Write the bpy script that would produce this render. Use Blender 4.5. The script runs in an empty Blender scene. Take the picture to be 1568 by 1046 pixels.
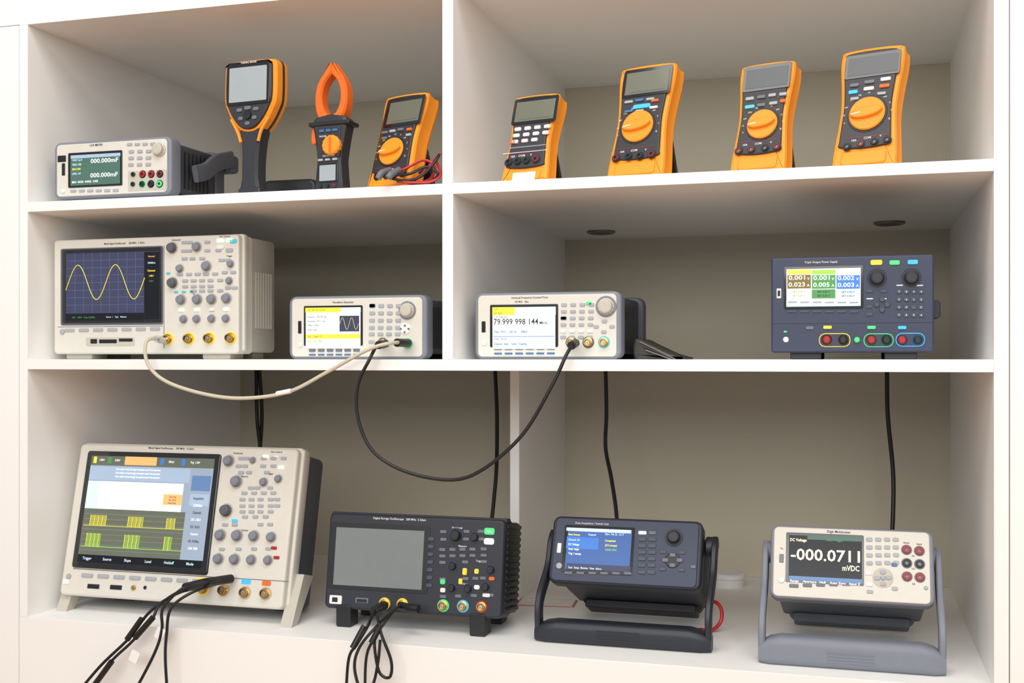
import bpy, math
from mathutils import Vector, Matrix
ZC=1.5   # eye / horizon height above the floor (m)
sc=bpy.context.scene
R=math.radians
# ------------------------------------------------------------ materials
def lin(c):
    return tuple(((v/255)/12.92 if v/255<=.04045 else ((v/255+.055)/1.055)**2.4) for v in c)
MATS={}
def mat(name,rgb,rough=.5,metal=0,emit=0,var=.04,bump=0,scale=60,coat=0,spec=.5):
    if name in MATS: return MATS[name]
    m=bpy.data.materials.new(name); m.use_nodes=True
    nt=m.node_tree; b=nt.nodes['Principled BSDF']
    c=lin(rgb)
    tc=nt.nodes.new('ShaderNodeTexCoord'); n=nt.nodes.new('ShaderNodeTexNoise')
    n.inputs['Scale'].default_value=scale; n.inputs['Detail'].default_value=3
    nt.links.new(tc.outputs['Object'],n.inputs['Vector'])
    mx=nt.nodes.new('ShaderNodeMix'); mx.data_type='RGBA'
    mx.inputs[6].default_value=(*[v*(1-var) for v in c],1); mx.inputs[7].default_value=(*[min(1,v*(1+var)) for v in c],1)
    nt.links.new(n.outputs['Fac'],mx.inputs[0]); nt.links.new(mx.outputs[2],b.inputs['Base Color'])
    b.inputs['Roughness'].default_value=rough; b.inputs['Metallic'].default_value=metal
    b.inputs['Specular IOR Level'].default_value=spec
    if coat: b.inputs['Coat Weight'].default_value=coat; b.inputs['Coat Roughness'].default_value=.05
    if emit:
        nt.links.new(mx.outputs[2],b.inputs['Emission Color']); b.inputs['Emission Strength'].default_value=emit
    if bump:
        bp=nt.nodes.new('ShaderNodeBump'); bp.inputs['Strength'].default_value=bump; bp.inputs['Distance'].default_value=.001
        n2=nt.nodes.new('ShaderNodeTexNoise'); n2.inputs['Scale'].default_value=900
        nt.links.new(tc.outputs['Object'],n2.inputs['Vector']); nt.links.new(n2.outputs['Fac'],bp.inputs['Height'])
        nt.links.new(bp.outputs['Normal'],b.inputs['Normal'])
    MATS[name]=m; return m
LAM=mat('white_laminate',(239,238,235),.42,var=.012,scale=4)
LAMB=mat('shaded_laminate',(196,188,168),.5,var=.02,scale=3)  # white laminate again, with bay shade and warm bounce put into its colour
PW=mat('plastic_offwhite',(213,209,199),.5,bump=.1)
PWD=mat('plastic_warmgrey',(190,184,171),.5,bump=.1)
PG=mat('bumper_grey',(124,128,139),.55,bump=.15)
PGD=mat('bumper_darkgrey',(86,89,97),.6,bump=.15)
CASE=mat('case_darkgrey',(66,68,74),.6,bump=.2)
BLK=mat('plastic_black',(26,27,31),.45,bump=.1)
BLKG=mat('gloss_black',(14,15,20),.12,coat=.6)
NAVY=mat('plastic_navy',(48,56,80),.5,bump=.15)
NAVYD=mat('plastic_navy_dark',(36,39,50),.5,bump=.15)
ORG=mat('rubber_orange',(243,148,28),.5,bump=.1)
ORGD=mat('rubber_orange_deep',(228,104,20),.55,bump=.1)
ANT=mat('plastic_anthracite',(44,44,50),.45,bump=.12)
BTN=mat('button_grey',(164,167,172),.5)
BTNM=mat('button_midgrey',(104,108,116),.5)
BTND=mat('button_dark',(66,72,88),.5)
BTNW=mat('button_white',(226,226,222),.45)
BLUEK=mat('key_blue',(60,110,160),.45)
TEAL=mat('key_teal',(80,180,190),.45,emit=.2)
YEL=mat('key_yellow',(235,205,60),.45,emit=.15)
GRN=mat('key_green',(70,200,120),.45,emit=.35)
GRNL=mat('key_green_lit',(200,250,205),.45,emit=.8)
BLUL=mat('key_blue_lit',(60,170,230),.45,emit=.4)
REDK=mat('jack_red',(160,28,32),.4)
WINE=mat('jack_wine',(105,28,36),.4)
BRASS=mat('connector_brass',(200,165,95),.25,metal=1)
STEEL=mat('connector_steel',(190,190,190),.25,metal=1)
TXTD=mat('ink_dark',(50,50,60),.6)
TXTL=mat('ink_light',(225,225,230),.6)
LCD=mat('lcd_grey',(102,104,90),.3,coat=.15)
LCDD=mat('lcd_dim',(58,65,70),.3,coat=.2)
LCDL=mat('lcd_pale',(158,167,172),.3,coat=.2)
SEG=mat('lcd_segment',(82,86,76),.5)
def em(n,rgb,e=.9): return mat(n,rgb,.25,emit=e,var=.01,spec=.3)
S_DARK=em('screen_dark',(56,60,86),.4); S_BLK=em('screen_black',(20,22,28),.2); S_WHT=em('screen_white',(236,240,243),.6)
S_CYAN=em('screen_pale_blue',(184,214,234),.6); S_BLUE=em('screen_blue',(60,110,185),.6); S_GRN=em('screen_green',(70,130,70),.6)
S_YEL=em('screen_yellow',(236,220,60),.7); S_ORG=em('screen_orange',(235,165,105),.6); S_CREAM=em('screen_cream',(250,240,190),.9)
S_GRY=em('screen_slate',(136,150,168),.5); S_GRY2=em('screen_greygreen',(92,98,86),.4); S_OLIVE=em('screen_olive',(70,100,90),.4); S_WAVE=em('trace_yellow',(205,190,60),.7)
S_LIME=em('screen_lime',(140,190,70),.6); S_BRN=em('screen_brown',(110,95,40),.5); S_DBLU=em('screen_deep_blue',(60,92,150),.45); S_GRID=em('screen_grid',(92,98,122),.4)
S_TRC=em('trace_olive',(190,185,60),.6); S_HAZE=em('screen_haze',(146,166,188),.5)
S_BAR=em('screen_bar_blue',(88,118,160),.5)
CABB=mat('cable_black',(18,18,20),.45); CABW=mat('cable_cream',(196,190,170),.5); CABR=mat('cable_red',(185,30,35),.4); TAG=mat('paper_tag',(235,235,233),.7)
# ------------------------------------------------------------ mesh builder
def rrect(x0,x1,z0,z1,r=0,n=4):
    r=min(r,(x1-x0)/2*.99,(z1-z0)/2*.99)
    if r<=1e-6: return [(x0,z0),(x1,z0),(x1,z1),(x0,z1)]
    o=[]
    for cx,cz,a0 in ((x0+r,z0+r,180),(x1-r,z0+r,270),(x1-r,z1-r,0),(x0+r,z1-r,90)):
        for i in range(n+1):
            a=R(a0+90*i/n); o.append((cx+r*math.cos(a),cz+r*math.sin(a)))
    return o
def smooth_closed(pts,n=4):
    o=[];N=len(pts)
    for i in range(N):
        p0,p1,p2,p3=[Vector(pts[(i+j-1)%N]) for j in range(4)]
        for k in range(n):
            t=k/n
            o.append(tuple(.5*((2*p1)+(-p0+p2)*t+(2*p0-5*p1+4*p2-p3)*t*t+(-p0+3*p1-3*p2+p3)*t**3)))
    return o
def smooth_open(pts,n=6):
    P=[Vector(p) for p in pts]; P=[2*P[0]-P[1]]+P+[2*P[-1]-P[-2]]; o=[]
    for i in range(1,len(P)-2):
        p0,p1,p2,p3=P[i-1:i+3]
        for k in range(n):
            t=k/n
            o.append(.5*((2*p1)+(-p0+p2)*t+(2*p0-5*p1+4*p2-p3)*t*t+(-p0+3*p1-3*p2+p3)*t**3))
    o.append(P[-2]); return o
def inset(o,d):
    N=len(o); A=sum(o[i][0]*o[(i+1)%N][1]-o[(i+1)%N][0]*o[i][1] for i in range(N)); s=1 if A>0 else -1
    r=[]
    for i in range(N):
        p,a,b=Vector(o[i]),Vector(o[i-1]),Vector(o[(i+1)%N])
        e1=(p-a); e2=(b-p)
        e1=e1.normalized() if e1.length>1e-9 else Vector((0,0)); e2=e2.normalized() if e2.length>1e-9 else e1
        n=Vector((-e1.y-e2.y,e1.x+e2.x)); 
        if n.length<1e-6: n=Vector((-e1.y,e1.x))
        n.normalize(); cc=max(.5,n.dot(Vector((-e1.y,e1.x))))
        r.append(tuple(p+n*(s*d/cc)))
    return r
TXT={}
def text_mesh(st):
    if st in TXT: return TXT[st]
    cu=bpy.data.curves.new('t','FONT'); cu.body=st; cu.size=1; cu.resolution_u=2; cu.align_x='CENTER'; cu.align_y='CENTER'; cu.offset=.012
    ob=bpy.data.objects.new('t',cu); sc.collection.objects.link(ob); bpy.context.view_layer.update()
    me=ob.evaluated_get(bpy.context.evaluated_depsgraph_get()).to_mesh()
    V=[tuple(v.co) for v in me.vertices]; Fc=[tuple(p.vertices) for p in me.polygons]
    bpy.data.objects.remove(ob); bpy.data.curves.remove(cu)
    TXT[st]=(V,Fc); return TXT[st]
class B:
    def __init__(s,name,org=(0,0,0),yaw=0,lean=0,parent=None):
        s.name=name; s.org=Vector((org[0],org[1],org[2]+ZC)); s.V=[];s.F=[];s.MI=[];s.ms=[];s.parent=parent
        s.base=Matrix.Rotation(R(yaw),4,'Z'); s.M=s.base@Matrix.Rotation(R(-lean),4,'X')
    def add(s,V,Fc,m):
        if m not in s.ms: s.ms.append(m)
        k=s.ms.index(m); n=len(s.V)
        s.V+= [tuple(s.M@Vector(v)) for v in V]; s.F+=[tuple(i+n for i in f) for f in Fc]; s.MI+=[k]*len(Fc)
    def loft(s,o,rings,m,cap=True):
        N=len(o);V=[];Fc=[]
        for d,y in rings:
            for x,z in (inset(o,d) if abs(d)>1e-9 else o): V.append((x,y,z))
        for k in range(len(rings)-1):
            for i in range(N):
                j=(i+1)%N; Fc.append((k*N+i,k*N+j,(k+1)*N+j,(k+1)*N+i))
        if cap: Fc.append(tuple(range(N))); Fc.append(tuple(reversed(range((len(rings)-1)*N,len(rings)*N))))
        s.add(V,Fc,m)
    def prism(s,o,y0,y1,m,bev=0,bb=0):
        r=[]
        if bev:
            for i in range(4):
                a=R(90*i/3); r.append((bev*(1-math.sin(a)),y0+bev*(1-math.cos(a))))
        else: r.append((0,y0))
        if bb: r+=[(0,y1-bb),(bb*.3,y1-bb*.3),(bb,y1)]
        else: r.append((0,y1))
        s.loft(o,r,m)
    def box(s,x0,x1,y0,y1,z0,z1,m,r=0,bev=0,bb=0): s.prism(rrect(x0,x1,z0,z1,r),y0,y1,m,bev,bb)
    def lathe(s,cx,cz,prof,m,n=20,flute=0):
        V=[];Fc=[]
        for r,y in prof:
            for i in range(n):
                a=2*math.pi*i/n; rr=r*(1-(flute if i%2 else 0)); V.append((cx+rr*math.cos(a),y,cz+rr*math.sin(a)))
        for k in range(len(prof)-1):
            for i in range(n):
                j=(i+1)%n; Fc.append((k*n+i,k*n+j,(k+1)*n+j,(k+1)*n+i))
        Fc.append(tuple(range(n))); Fc.append(tuple(reversed(range((len(prof)-1)*n,len(prof)*n))))
        s.add(V,Fc,m)
    def tube(s,pts,r,m,n=8,sm=6,radii=None,flat=None):
        P=smooth_open(pts,sm) if sm else [Vector(p) for p in pts]
        V=[];Fc=[];L=len(P); up=None
        for i,p in enumerate(P):
            t=(P[min(i+1,L-1)]-P[max(i-1,0)]).normalized()
            if up is None: up=t.orthogonal().normalized() if flat is None else Vector(flat)
            a=(up-t*up.dot(t)).normalized(); up=a if flat is None else up; b=t.cross(a)
            rr=r if radii is None else radii[0]+(radii[1]-radii[0])*i/(L-1)
            ra,rb=(rr,rr) if not isinstance(rr,tuple) else rr
            for k in range(n):
                an=2*math.pi*(k+.5)/n
                ca,sa=math.cos(an),math.sin(an)
                if isinstance(rr,tuple):
                    q=.45; ca=math.copysign(abs(ca)**q,ca); sa=math.copysign(abs(sa)**q,sa)
                V.append(tuple(p+a*ca*ra+b*sa*rb))
        for i in range(L-1):
            for k in range(n):
                j=(k+1)%n; Fc.append((i*n+k,i*n+j,(i+1)*n+j,(i+1)*n+k))
        Fc.append(tuple(range(n)));Fc.append(tuple(reversed(range((L-1)*n,L*n)))); s.add(V,Fc,m)
    def txt(s,st,x,z,h,m,y=-.0004,wx=1):
        V,Fc=text_mesh(st); k=h/.7
        s.add([(x+v[0]*k*wx,y,z+v[1]*k) for v in V],Fc,m)
    def done(s):
        me=bpy.data.meshes.new(s.name); me.from_pydata(s.V,[],s.F)
        for m in s.ms: me.materials.append(m)
        me.polygons.foreach_set('material_index',s.MI); me.polygons.foreach_set('use_smooth',[True]*len(s.F))
        me.update(); me.set_sharp_from_angle(angle=R(32))
        ob=bpy.data.objects.new(s.name,me); sc.collection.objects.link(ob); ob.location=s.org
        if s.parent: ob.parent=s.parent
        return ob
# panel layout helper: layout drawn in drafting units on a quad, mapped to the flat W x H front panel
class Pan:
    def __init__(s,b,quad,W,H,y=0):
        s.b=b;s.W=W;s.H=H;s.y=y
        (x0,y0),(x1,y1),(x2,y2),(x3,y3)=quad  # TL TR BR BL
        import numpy as np
        A=[];bb=[]
        for (u,v),(X,Z) in zip(quad,((0,H),(W,H),(W,0),(0,0))):
            A.append([u,v,1,0,0,0,-u*X,-v*X]);bb.append(X);A.append([0,0,0,u,v,1,-u*Z,-v*Z]);bb.append(Z)
        s.h=list(np.linalg.solve(np.array(A,float),np.array(bb,float)))+[1]
        s.k=H/(((y3-y0)+(y2-y1))/2)
    def p(s,u,v):
        h=s.h;w=h[6]*u+h[7]*v+1
        return ((h[0]*u+h[1]*v+h[2])/w,(h[3]*u+h[4]*v+h[5])/w)
    def R(s,u0,v0,u1,v1):
        uc,vc=(u0+u1)/2,(v0+v1)/2
        return (s.p(u0,vc)[0],s.p(u1,vc)[0],s.p(uc,v1)[1],s.p(uc,v0)[1])
    def rect(s,u0,v0,u1,v1,m,h=1,r=1,bev=.3,dy=0):
        x0,x1,z0,z1=s.R(u0,v0,u1,v1); k=s.k
        s.b.prism(rrect(x0,x1,z0,z1,r*k,3),s.y-(h+dy)*k,s.y+.2*k,m,bev*k if bev else 0)
    def scr(s,u0,v0,u1,v1,m,lvl=1):
        x0,x1,z0,z1=s.R(u0,v0,u1,v1); y=s.y-lvl*.00035
        s.b.add([(x0,y,z0),(x1,y,z0),(x1,y,z1),(x0,y,z1)],[(0,1,2,3)],m)
    def btn(s,u,v,w,h,m,out=1.5): s.rect(u-w/2,v-h/2,u+w/2,v+h/2,m,out,min(w,h)*.3,.5)
    def grid(s,u0,v0,u1,v1,nu,nv,w,h,m,out=1.5):
        for i in range(nu):
            for j in range(nv):
                s.btn(u0+(u1-u0)*i/max(1,nu-1),v0+(v1-v0)*j/max(1,nv-1),w,h,m,out)
    def cyl(s,u,v,r,m,h=3,taper=.9,n=20,flute=0):
        x,z=s.p(u,v);k=s.k
        s.b.lathe(x,z,[(r*k,s.y+.1*k),(r*k,s.y-h*.3*k),(r*taper*k,s.y-h*.85*k),(r*taper*.85*k,s.y-h*k)],m,n,flute)
    def knob(s,u,v,r,m,h=None,rim=None):
        x,z=s.p(u,v);k=s.k;h=h or r*1.1;y=s.y
        if rim: s.b.lathe(x,z,[(r*1.25*k,y+.1*k),(r*1.2*k,y-.8*k)],rim,24)
        s.b.lathe(x,z,[(r*k,y),(r*k,y-h*.25*k),(r*.86*k,y-h*.35*k),(r*.8*k,y-h*.92*k),(r*.68*k,y-h*k)],m,28,.05)
        s.b.lathe(x,z,[(r*.6*k,y-h*k+.0001),(r*.55*k,y-h*1.03*k)],m,20)
    def bnc(s,u,v,r,ring=None):
        x,z=s.p(u,v);k=s.k;y=s.y
        s.b.lathe(x,z,[(r*1.3*k,y+.1*k),(r*1.25*k,y-1.2*k)],ring or PWD,20)
        s.b.lathe(x,z,[(r*k,y),(r*k,y-3*k),(r*.8*k,y-3.2*k),(r*.8*k,y-r*1.2*k),(r*.6*k,y-r*1.2*k),(r*.58*k,y-r*.6*k)],BRASS,20)
        s.b.lathe(x,z,[(r*.5*k,y-r*.5*k),(r*.45*k,y-r*.95*k)],STEEL,12)
        s.b.lathe(x,z,[(r*.2*k,y-r*.5*k),(r*.15*k,y-r*1.2*k)],BRASS,8)
    def jack(s,u,v,r,m,rim=None):
        x,z=s.p(u,v);k=s.k;y=s.y
        if rim: s.b.lathe(x,z,[(r*1.35*k,y+.1*k),(r*1.3*k,y-.8*k)],rim,20)
        s.b.lathe(x,z,[(r*k,y),(r*k,y-2.2*k),(r*.85*k,y-2.8*k),(r*.5*k,y-2.8*k),(r*.5*k,y-.6*k)],m,20)
        s.b.lathe(x,z,[(r*.42*k,y-.5*k),(r*.4*k,y-1.9*k)],BLKG,12)
    def txt(s,st,u,v,h,m,lvl=2,wx=1,al='C',fit=None):
        x,z=s.p(u,v); V,_=text_mesh(st)
        if fit:
            x1=s.p(fit,v)[0]; w=max(a[0] for a in V)-min(a[0] for a in V); wx=(x1-x)/(w*h*s.k/.7); al='L'
        if al=='L': x+= -min(a[0] for a in V)*h*s.k/.7*wx
        s.b.txt(st,x,z,h*s.k,m,s.y-lvl*.00035,wx)
def wave(b,pts,r,m):
    b.tube(pts,r,m,4,0)
# ------------------------------------------------------------ room and shelving
fl=B('floor'); fl.box(-4,4,-3,3.2,-ZC-.05,-ZC,mat('wood_floor',(190,138,88),.45,var=.15,scale=5)); fl.done()
wl=B('wall_back'); wl.box(-4,4,2.78,2.9,-ZC,1.6,mat('wall_paint',(225,222,215),.8,var=.01,scale=3)); wl.done()
XL,XR=-1.5445,.2084
cabE=bpy.data.objects.new('display_shelving_unit',None); sc.collection.objects.link(cabE)
def board(name,*bx,m=LAM):
    b=B(name,parent=cabE)
    for x in bx: b.box(*x,m,0,.0008)
    b.done()
board('upright_left',(XL-.0195,XL,1.9,2.73,-.505,.652))
board('side_panel_left',(-2.3,XL-.021,1.9,2.73,-ZC,.652))
board('top_panel',(-2.3,XL-.0195,1.9,2.73,.6535,.70),(XL-.0195,XR+.0215,1.9,2.73,.652,.70),(XR+.0215,1.0,1.9,2.73,.6535,.70))
board('cornice',(-2.3,1.0,1.905,2.73,.7015,1.0))
board('upright_right',(XR,XR+.0215,1.9,2.73,-.505,.652))
board('side_panel_right',(XR+.023,1.0,1.9,2.73,-ZC,.652))
board('shelf_1',(XL,XR,1.9,2.72,.286,.305))
board('shelf_2',(XL,XR,1.9,2.72,-.0213,-.0015))
board('shelf_3',(XL-.0195,XR+.0215,1.9,2.72,-.75,-.505))
board('plinth',(XL-.0195,XR+.0215,1.901,1.92,-ZC,-.7505))
board('divider_1',(-.685,-.665,1.9,2.72,.305,.652))
board('divider_2',(-.685,-.665,1.9,2.72,-.0015,.286))
board('divider_3',(-.685,-.665,2.317,2.72,-.505,-.0213))
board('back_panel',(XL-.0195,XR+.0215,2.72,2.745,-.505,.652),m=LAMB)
GM=mat('grommet_metal',(120,118,100),.35,metal=.6)
g=B('cable_grommets',parent=cabE)
for zt,xs in ((.286,(-.54,.076)),(-.0213,(-1.40,-.79,-.54,.076))):
    for gx in xs:
        g.M=Matrix.Translation((gx,2.55,zt))@Matrix.Rotation(R(90),4,'X')
        g.lathe(0,0,[(.032,.001),(.032,-.004),(.027,-.006),(.023,-.003)],GM,28)
        g.lathe(0,0,[(.022,-.003),(.022,-.0045)],BLK,24)
g.M=Matrix.Identity(4); g.done()
# ------------------------------------------------------------ bench instrument body
def bench(name,org,W,Hh,quad,depth,body,bump,face,lean=0,rear=None,fr=.014,facein=7,rearw=0):
    b=B(name,org,0,lean); p=Pan(b,quad,W,Hh,0)
    b.prism(rrect(0,W,0,Hh,fr,5),-.004,.03,bump,.004,.003)
    b.prism(rrect(.010,W-.010,.010,Hh-.007,.006),.02,depth-.02,body,0,.002)
    k=p.k*facein
    b.prism(rrect(k*.8,W-k,k*.55,Hh-k*.55,.008,5),-.006,.0,face,.0015)
    p.y=-.006
    if rear: b.prism(rrect(rearw,W-rearw,0,Hh,.016,5),depth-.035,depth,rear,.004,.006)
    for i in range(9):
        y=.055+i*.014
        if y<depth-.06: b.box(.0085,W-.0085,y,y+.005,.02,Hh-.02,CASE if body is not CASE else BLK)
    return b,p
def feet(b,W,z,h,m,y0=.02,y1=.06,w=.03):
    for x in (W*.14,W*.86-w): b.box(x,x+w,y0,y1,z-h,z+.004,m,.003,.001)
# ---- A: component bench meter (row 1)
b,p=bench('lcr_meter',(-1.5112,1.94,.3135),.264,.112,[(84,217),(262,210),(265,299),(86,305)],.205,CASE,PG,PW,rear=PGD,rearw=.006)
feet(b,.264,0,.0082,BLK); feet(b,.264,0,.0082,BLK,.15,.19)
p.rect(108,232,191,286,BLKG,1,2,.4); y0=p.y; p.y-=p.k
p.scr(112,236,188,283,S_OLIVE);p.scr(112,236,188,241,S_HAZE,1.4)
for v,t in ((247,'000.000mF'),(269,'000.000mF')): p.txt(t,143,v,6.5,S_WHT,2,fit=185)
for v,t,m in ((245,'FUNC Cp-D',S_CYAN),(252,'FREQ 1.00k',S_CYAN),(259,'BIAS 0.00V',S_YEL),(266,'LEVEL 1.0V',S_CYAN),(279,'MEAS   MODE   RANGE   CORR',S_WHT)): p.txt(t,115,v,3,m,2,.8,'L')
p.y=y0
p.grid(117,292,182,290,6,1,9,4,BTN); p.rect(98,249,103,268,BLKG,.6,1); p.cyl(101,292,3.5,BTNW,2); p.rect(91,237,104,247,BLKG,.5,1)
p.grid(201,222,236,219,4,1,8,4,BTN);p.grid(204,233,230,232,3,1,8,5,BTN);p.grid(204,243,230,242,3,1,8,5,BTN);p.grid(204,253,230,252,3,1,8,5,BTN)
p.knob(246,231,11,PWD,9)
p.rect(200,262,258,293,PWD,.5,2)
for u,m1,m2 in ((222,REDK,REDK),(235,REDK,BLK),(248,WINE,GRN)):
    p.jack(u,268,4.6,m1,BLK); p.jack(u,283,4.6,BLK if u<240 else m2,GRN if u<225 else BLK)
p.jack(208,268,3.6,BLK);p.jack(208,283,3.6,BLK)
p.txt('LCR METER',150,222,3.2,TXTD)
for sx in (-.006,.27):
    b.tube([(sx,.07,.05),(sx,.11,.062),(sx,.15,.085),(sx,.21,.102)],(.006,.017),PGD,12,6,flat=(1,0,0))
b.box(-.008,.272,.207,.237,.075,.112,PGD,.008,.004,.004)
b.done()
# ---- I: oscilloscope (row 2)
W=.414
b=B('oscilloscope',(-1.5298,1.96,.0085)); q=[(82,367),(366,361),(366,546),(84,541)]; p=Pan(b,q,W,.2275)
H_=.2275
b.prism(rrect(0,W,0,H_,.008),-.002,.05,PW,.004); b.prism(rrect(.006,W-.001,.003,H_-.001,.008),.05,.15,PWD,0,.01)
b.box(W-.03,W+.004,.012,.03,.004,H_+.002,PW,.006,.004,.004)
for i in range(7): b.box(W-.004,W+.0005,.065+i*.01,.069+i*.01,.05,.16,PWD)
p.y=-.002
for x in (.02,W-.085): b.box(x,x+.06,.01,.06,-.010,.004,PWD,.004,.002)
for x in (.02,W-.085): b.box(x,x+.06,.10,.14,-.010,.004,PWD,.004,.002)
p.rect(94,379,250,498,PGD,1,3,.4); p.rect(97,381,248,495,BLKG,1.8,2,.4); y0=p.y; p.y-=1.8*p.k
p.scr(103,387,244,491,S_DARK)
for i in range(1,8): p.scr(103,387+i*11.4,222,387.5+i*11.4,S_GRID,1.5)
for i in range(1,9): p.scr(103+i*13.2,387,103.5+i*13.2,479,S_GRID,1.5)
p.scr(222,387,244,491,S_BLK,1.5); p.scr(103,480,222,491,S_BLK,1.5)
for v,t,m in ((394,'Normal',S_ORG),(404,'100MSa/s',S_CYAN),(416,'Channels',S_YEL),(424,'1.00:1',S_YEL),(432,'1.00:1',S_GRN)): p.txt(t,233,v,2.6,m,2.5)
p.txt('CH1  1.00V/   Freq 10.0kHz',130,486,2.6,S_GRN,2.5); p.txt('Source  1    Type    Measure',180,486,2.2,S_CYAN,2.5)
pts=[]
for i in range(121):
    u=103+i; ph=(u-107)/57*2*math.pi
    x,z=p.p(u,432.5-26.5*math.sin(ph)); pts.append((x,p.y-.0012,z))
wave(b,pts,.0008,S_WAVE); p.y=y0
p.txt('Mixed Signal Oscilloscope     200 MHz   2 GSa/s',190,373,2.6,TXTD)
p.scr(251,377,251.8,535,PGD); 
p.grid(108,505,238,508,7,1,15,5,BTN); p.cyl(97,507,4.5,BTN,2)
p.scr(90,500,250,500.7,PGD)
p.rect(133,517,207,530,PWD,.6,2); p.rect(140,519,150,526,BLKG,1,1); p.rect(153,520,180,526,BLKG,.8,1); p.rect(183,519,204,524,BLKG,.8,1)
for u,v,r in ((264,381,8),(302,380,7),(276,413,6),(317,410,7.5),(354,407,5.5),(265,435,8),(352,433,5.5),(278,461,7.5),(303,461,7.5),(325,461,7.5),(348,460,7.5),(282,491,6),(302,491,6),(325,491,6),(347,491,6)):
    p.knob(u,v,r,PGD if r>7.7 else PG,rim=PWD)
for v,us in ((373,(283,291,318)),(386,(282,290,318,335)),(398,(283,295,310)),(422,(276,290,303,316,330)),(432,(284,297,310,323,338)),(441,(284,297,310,323)),(448,(297,310,323,338)),(401,(340,350)),(420,(345,358)),(444,(350,360))):
    for u in us: p.btn(u,v,9,4.5,BTN)
for u in (278,302,325,347): p.btn(u,477,8,5,GRNL if u!=325 else BTNW,2)
for u,m in ((258,PGD),(290,YEL),(321,BRASS),(354,GRN)): p.bnc(u,521,7.5,YEL)
for u,v,m in ((338,371,GRNL),(352,371,GRNL),(338,381,BTNW),(352,386,BTN),(358,372,TEAL)): p.btn(u,v,11,6,m)
for u in (258,270,282,294): p.btn(u,449 if u>262 else 420,6,3,TEAL)
p.txt('Horizontal',270,369,2.4,TXTD);p.txt('Run Control',345,364.5,2.4,TXTD);p.txt('Trigger',352,395,2.4,TXTD);p.txt('Vertical',300,453,2.4,TXTD)
b.done()
# ---- J : function generator ; K : frequency counter
def genbody(name,org,W,quad,depth):
    b,p=bench(name,org,W,.1175,quad,depth,CASE,PG,PW,rear=PGD)
    return b,p
b,p=genbody('function_generator',(-1.0142,1.97,-.0015),.276,[(446,455),(652,451),(658,551),(443,550)],.25)
p.rect(468,468,557,529,BLKG,1,2,.4);y0=p.y;p.y-=p.k
p.scr(471,471,554,533,S_WHT); p.scr(471,471,524,478,S_YEL,1.6); p.scr(524,471,554,478,S_CYAN,1.6); p.scr(522,483,552,507,S_DARK,1.6); p.scr(471,511,554,518,S_YEL,1.6); p.scr(471,519,554,525,S_CREAM,1.6)
for v,t in ((474.5,'CH1 Sine, On, 50 Ohm'),(485,'Frequency 1.000 000 kHz'),(491.5,'Amplitude 100.0 mVpp'),(498,'Offset +0.000 V'),(504.5,'Phase 0.000'),(514.5,'Sine    Output  On'),(522,'Freq   Ampl  Offset')): p.txt(t,474,v,3.1,TXTD,2.4,.72,'L')
pts=[]
for i in range(31):
    x,z=p.p(523+i*.93,495-9*math.sin(i/30*4*math.pi)); pts.append((x,p.y-.001,z))
wave(b,pts,.0004,S_WAVE); p.y=y0
p.txt('Waveform Generator',527,463,2.8,TXTD)
p.grid(480,536,548,536,6,1,10,4.5,BTNM);p.grid(480,543,548,543,6,1,10,2.5,BLUEK)
p.rect(459,491,464,510,BLKG,.6,1); p.cyl(462,527,4,BTNW,2)
for j,v in enumerate((468,479,490,501,511)): p.grid(571,v,611,v,4,1,8.5,5.5,BTN)
p.btn(571,468,9,5.5,BLUEK); p.btn(571,523,9,5,BTN)
p.knob(624,475,11.5,PWD,9,PG)
p.cyl(622,503,9,BTNW,1.5); 
for du,dv in ((-6,0),(6,0),(0,-5),(0,5)): p.btn(622+du,503+dv,3,3,BTNM,2.5)
p.bnc(588,525,6.5,PGD);p.bnc(627,526,6.5,GRN);p.btn(607,524,8,5,GRNL)
b.done()
b,p=genbody('frequency_counter',(-.6435,1.96,-.0015),.2644,[(729,449),(948,447),(955,551),(727,550)],.25)
p.rect(752,466,856,531,BLKG,1,2,.4);y0=p.y;p.y-=p.k
p.scr(756,470,852,534,S_WHT);p.scr(756,470,790,482,S_YEL,1.6);p.scr(790,470,852,482,S_CYAN,1.6);p.scr(756,502,852,512,S_CYAN,1.6);p.scr(757,514,852,515,S_BLUE,1.8);p.scr(757,521,852,534,S_CYAN,1.7)
p.txt('79.999 998 144',758,492.5,9,TXTD,2.4,fit=826);p.txt('MHz',828,494,4.5,TXTD,2.4,fit=840)
for u,v,t in ((759,473,'CH1'),(759,479,'DC Auto'),(758,484.8,'CH1 Frequency'),(759,507.5,'Freq  1.95 V      5.41 kV       938mV'),(759,518,'Freq / Period'),(759,526,'Channel   Gate     Level   Coupling')): p.txt(t,u,v,3.2,TXTD,2.4,.8,'L')
p.y=y0
p.txt('Universal Frequency Counter/Timer',812,456,2.8,TXTD);p.txt('350 MHz   20ps',800,462,2.4,TXTD)
p.grid(764,533,846,533,6,1,12,4.5,BTNM);p.grid(764,541,846,541,6,1,12,2.8,BLUEK)
p.rect(739,491,745,508,BLKG,.6,1);p.cyl(743,524,4.5,BTNW,2)
for v in (467,477,487,497,507,516): p.grid(864,v,905,v,4,1,8.5,5,BTN if v!=507 else BTNW)
p.btn(864,487,9,5,BLUEK);p.btn(901,465,9,5,GRN)
p.knob(927,470,13,PWD,10,PG)
p.btn(914,500,8,5,BTN);p.btn(938,500,8,5,BTN);p.btn(926,492,8,5,BTN);p.btn(926,508,8,5,BTN)
for u in (877,903,927): p.bnc(u,524,7,TEAL if u>920 else PGD)
b.done()
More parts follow.
